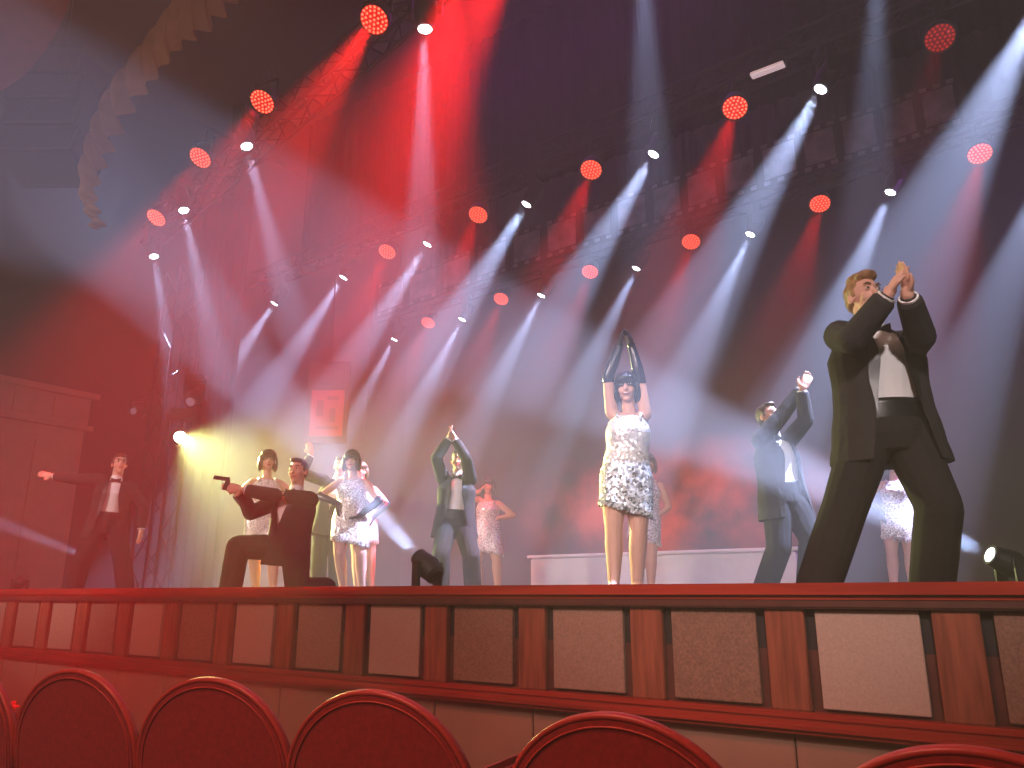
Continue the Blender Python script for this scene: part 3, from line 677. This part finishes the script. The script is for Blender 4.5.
person('woman in silver dress with a gloved hand on her hip, next to the kneeling man', 352, 9.0, 'f', (353, 478), (349, 526), (352, 463),
       {-1: ((337, 503, .12), (-1, .0, -.3), (.1, .2, -1), (1, 0, 0)), 1: ((362, 514, .1), (1, -.1, .1), (-.7, .2, -.4), (-.5, 0, 1))},
       {-1: (343, .05), 1: (362, .05)}, yaw=-6, hyaw=-12, hair='bob', hairm='hair_k', vox=.009)
person('woman in silver dress mostly hidden behind the woman with hand on hip', 363, 10.6, 'f', (363, 486), (363, 530), (361, 472),
       {-1: ((354, 518, 0), (-1, -.2, 0), (0, .1, -1), (1, 0, 0)), 1: ((374, 516, .05), (1, -.2, 0), (-.2, .2, -.8), (-.5, 0, 1))},
       {-1: (357, 0), 1: (371, 0)}, yaw=5, hair='bob', hairm='hair_b', vox=.01)
person('small distant woman in silver dress touching her hair, right of centre back man', 488, 11.2, 'f', (488, 500), (487, 540), (488, 486),
       {-1: ((479, 492, .08), (-1, .1, -.3), (.5, 0, .6), (1, 0, 0)), 1: ((497, 518, .05), (1, -.1, 0), (-.4, .1, -.8), (-1, 0, 0))},
       {-1: (479, 0), 1: (498, .1)}, yaw=-5, hair='bob', hairm='hair_b', vox=.01, gloves=False)
person('woman in silver dress half hidden behind the woman with raised arms', 644, 9.6, 'f', (648, 480), (644, 526), (648, 466),
       {-1: ((634, 512, .0), (-1, -.2, 0), (0, .1, -1), (1, 0, 0)), 1: ((654, 518, .05), (1, -.2, 0), (-.1, .2, -1), (-1, 0, 0))},
       {-1: (640, 0), 1: (651, 0)}, yaw=5, hair='bob', hairm='hair_b', vox=.01, gloves=False)
person('woman in silver dress half hidden behind the tall man', 900, 9.6, 'f', (894, 480), (899, 526), (893, 466),
       {-1: ((882, 512, .0), (-1, -.2, 0), (0, .1, -1), (1, 0, 0)), 1: ((912, 518, .05), (1, -.2, 0), (-.1, .2, -1), (-1, 0, 0))},
       {-1: (894, 0), 1: (913, .1)}, yaw=0, hair='bob', hairm='hair_k', vox=.01)
# prop held by the kneeling man
g0 = at_d(229, 483, 7.5-.16); th = thing('prop_pistol', 'small dark prop pistol held out by the kneeling man', 'prop', g0)
dl = vec(-1, .05, .12).normalized(); sd = dl.cross(Z).normalized(); upv = Z-dl*dl.z; upv.normalize()
b = NB(); obox(b, g0+dl*.075+upv*.035, (dl, sd, upv), (.075, .014, .018), .004); obj('barrel', b, M['prop'], th)
b = NB(); obox(b, g0+dl*.02-upv*.02, ((dl+upv*.25).normalized(), sd, (upv-dl*.25).normalized()), (.02, .013, .05), .004); obj('grip', b, M['prop'], th)

# ------------------------------------------------------------------ front key lights and added fill lights
def aim(loc, tgt, *a, **k): return spot(loc, Vector(tgt)-Vector(loc), *a, **k)
aim((-9, -9, 7), (-8.2, 3, 1.8), 4600, (1, .84, .8), 28, .6, .3, 'key_spot')
aim((3, -9, 7), (-1.8, 2, 2), 4300, (1, .84, .82), 25, .6, .3, 'key_spot')
aim((-3, -9, 6.5), (-4.5, 3.5, 2), 1400, (1, .82, .8), 25, .6, .3, 'key_spot')
aim((-5, -8, 8), (-2.95, 1.3, 2.05), 2400, (1, .95, .9), 14, 1, .1, 'star_fill')  # added unseen lamp to brighten the woman in front
def area(loc, tgt, p, col, sz):
    l = bpy.data.lights.new('fill_area', 'AREA'); l.energy = p; l.color = col; l.size = sz; o = bpy.data.objects.new('fill_area', l); C.objects.link(o)
    o.location = loc; o.rotation_euler = (Vector(tgt)-Vector(loc)).to_track_quat('-Z', 'Y').to_euler()
area((-3, -6.5, 5), (-3.2, 0, .6), 190, (1, .54, .4), 2.5)  # added unseen warm fill for the panelled stage front
aim((-2.4, -4.3, 5), (-2.1, -2.2, .5), 620, (1, .2, .14), 62, .7, .3, 'seat_fill')  # added unseen red fill over the chairs
aim((-6, -4.5, 4.2), path[5], 60, (1, .62, .4), 40, .7, .2, 'swag_fill')  # added unseen warm fill so the swag shows up
aim((-9.5, -3.5, 5.5), (-13.8, 1.2, 3.2), 90, (1, .55, .42), 50, .8, .3, 'wall_fill')  # added unseen warm fill on the left wall trim
area((-5, 5, 9.8), (-5, 6.5, 2), 150, (.5, .06, .6), 5)  # added unseen purple fill above the stage, tints the haze
aim((4.5, 6.5, 7.0), (-5, 7.2, 3.2), 2200, (.4, .1, .8), 60, .9, .3, 'purple_fill')  # added unseen purple fill from the right wing, tints the haze

w = bpy.data.worlds.new('haze'); bpy.context.scene.world = w; w.use_nodes = True; nt = w.node_tree
nt.nodes['Background'].inputs[0].default_value = (.02, .006, .01, 1); nt.nodes['Background'].inputs[1].default_value = .1
vs = nt.nodes.new('ShaderNodeVolumeScatter'); vs.inputs['Density'].default_value = .024; vs.inputs['Color'].default_value = (1, 1, 1, 1)
nt.links.new(vs.outputs[0], nt.nodes['World Output'].inputs['Volume'])

cam = bpy.data.cameras.new('camera'); cam.sensor_width = 36; cam.lens = F/1024*36; cam.clip_end = 200
co = bpy.data.objects.new('camera', cam); C.objects.link(co); co.location = CAM; co.rotation_euler = (R(90)+PITCH, 0, YAW)
bpy.context.scene.camera = co
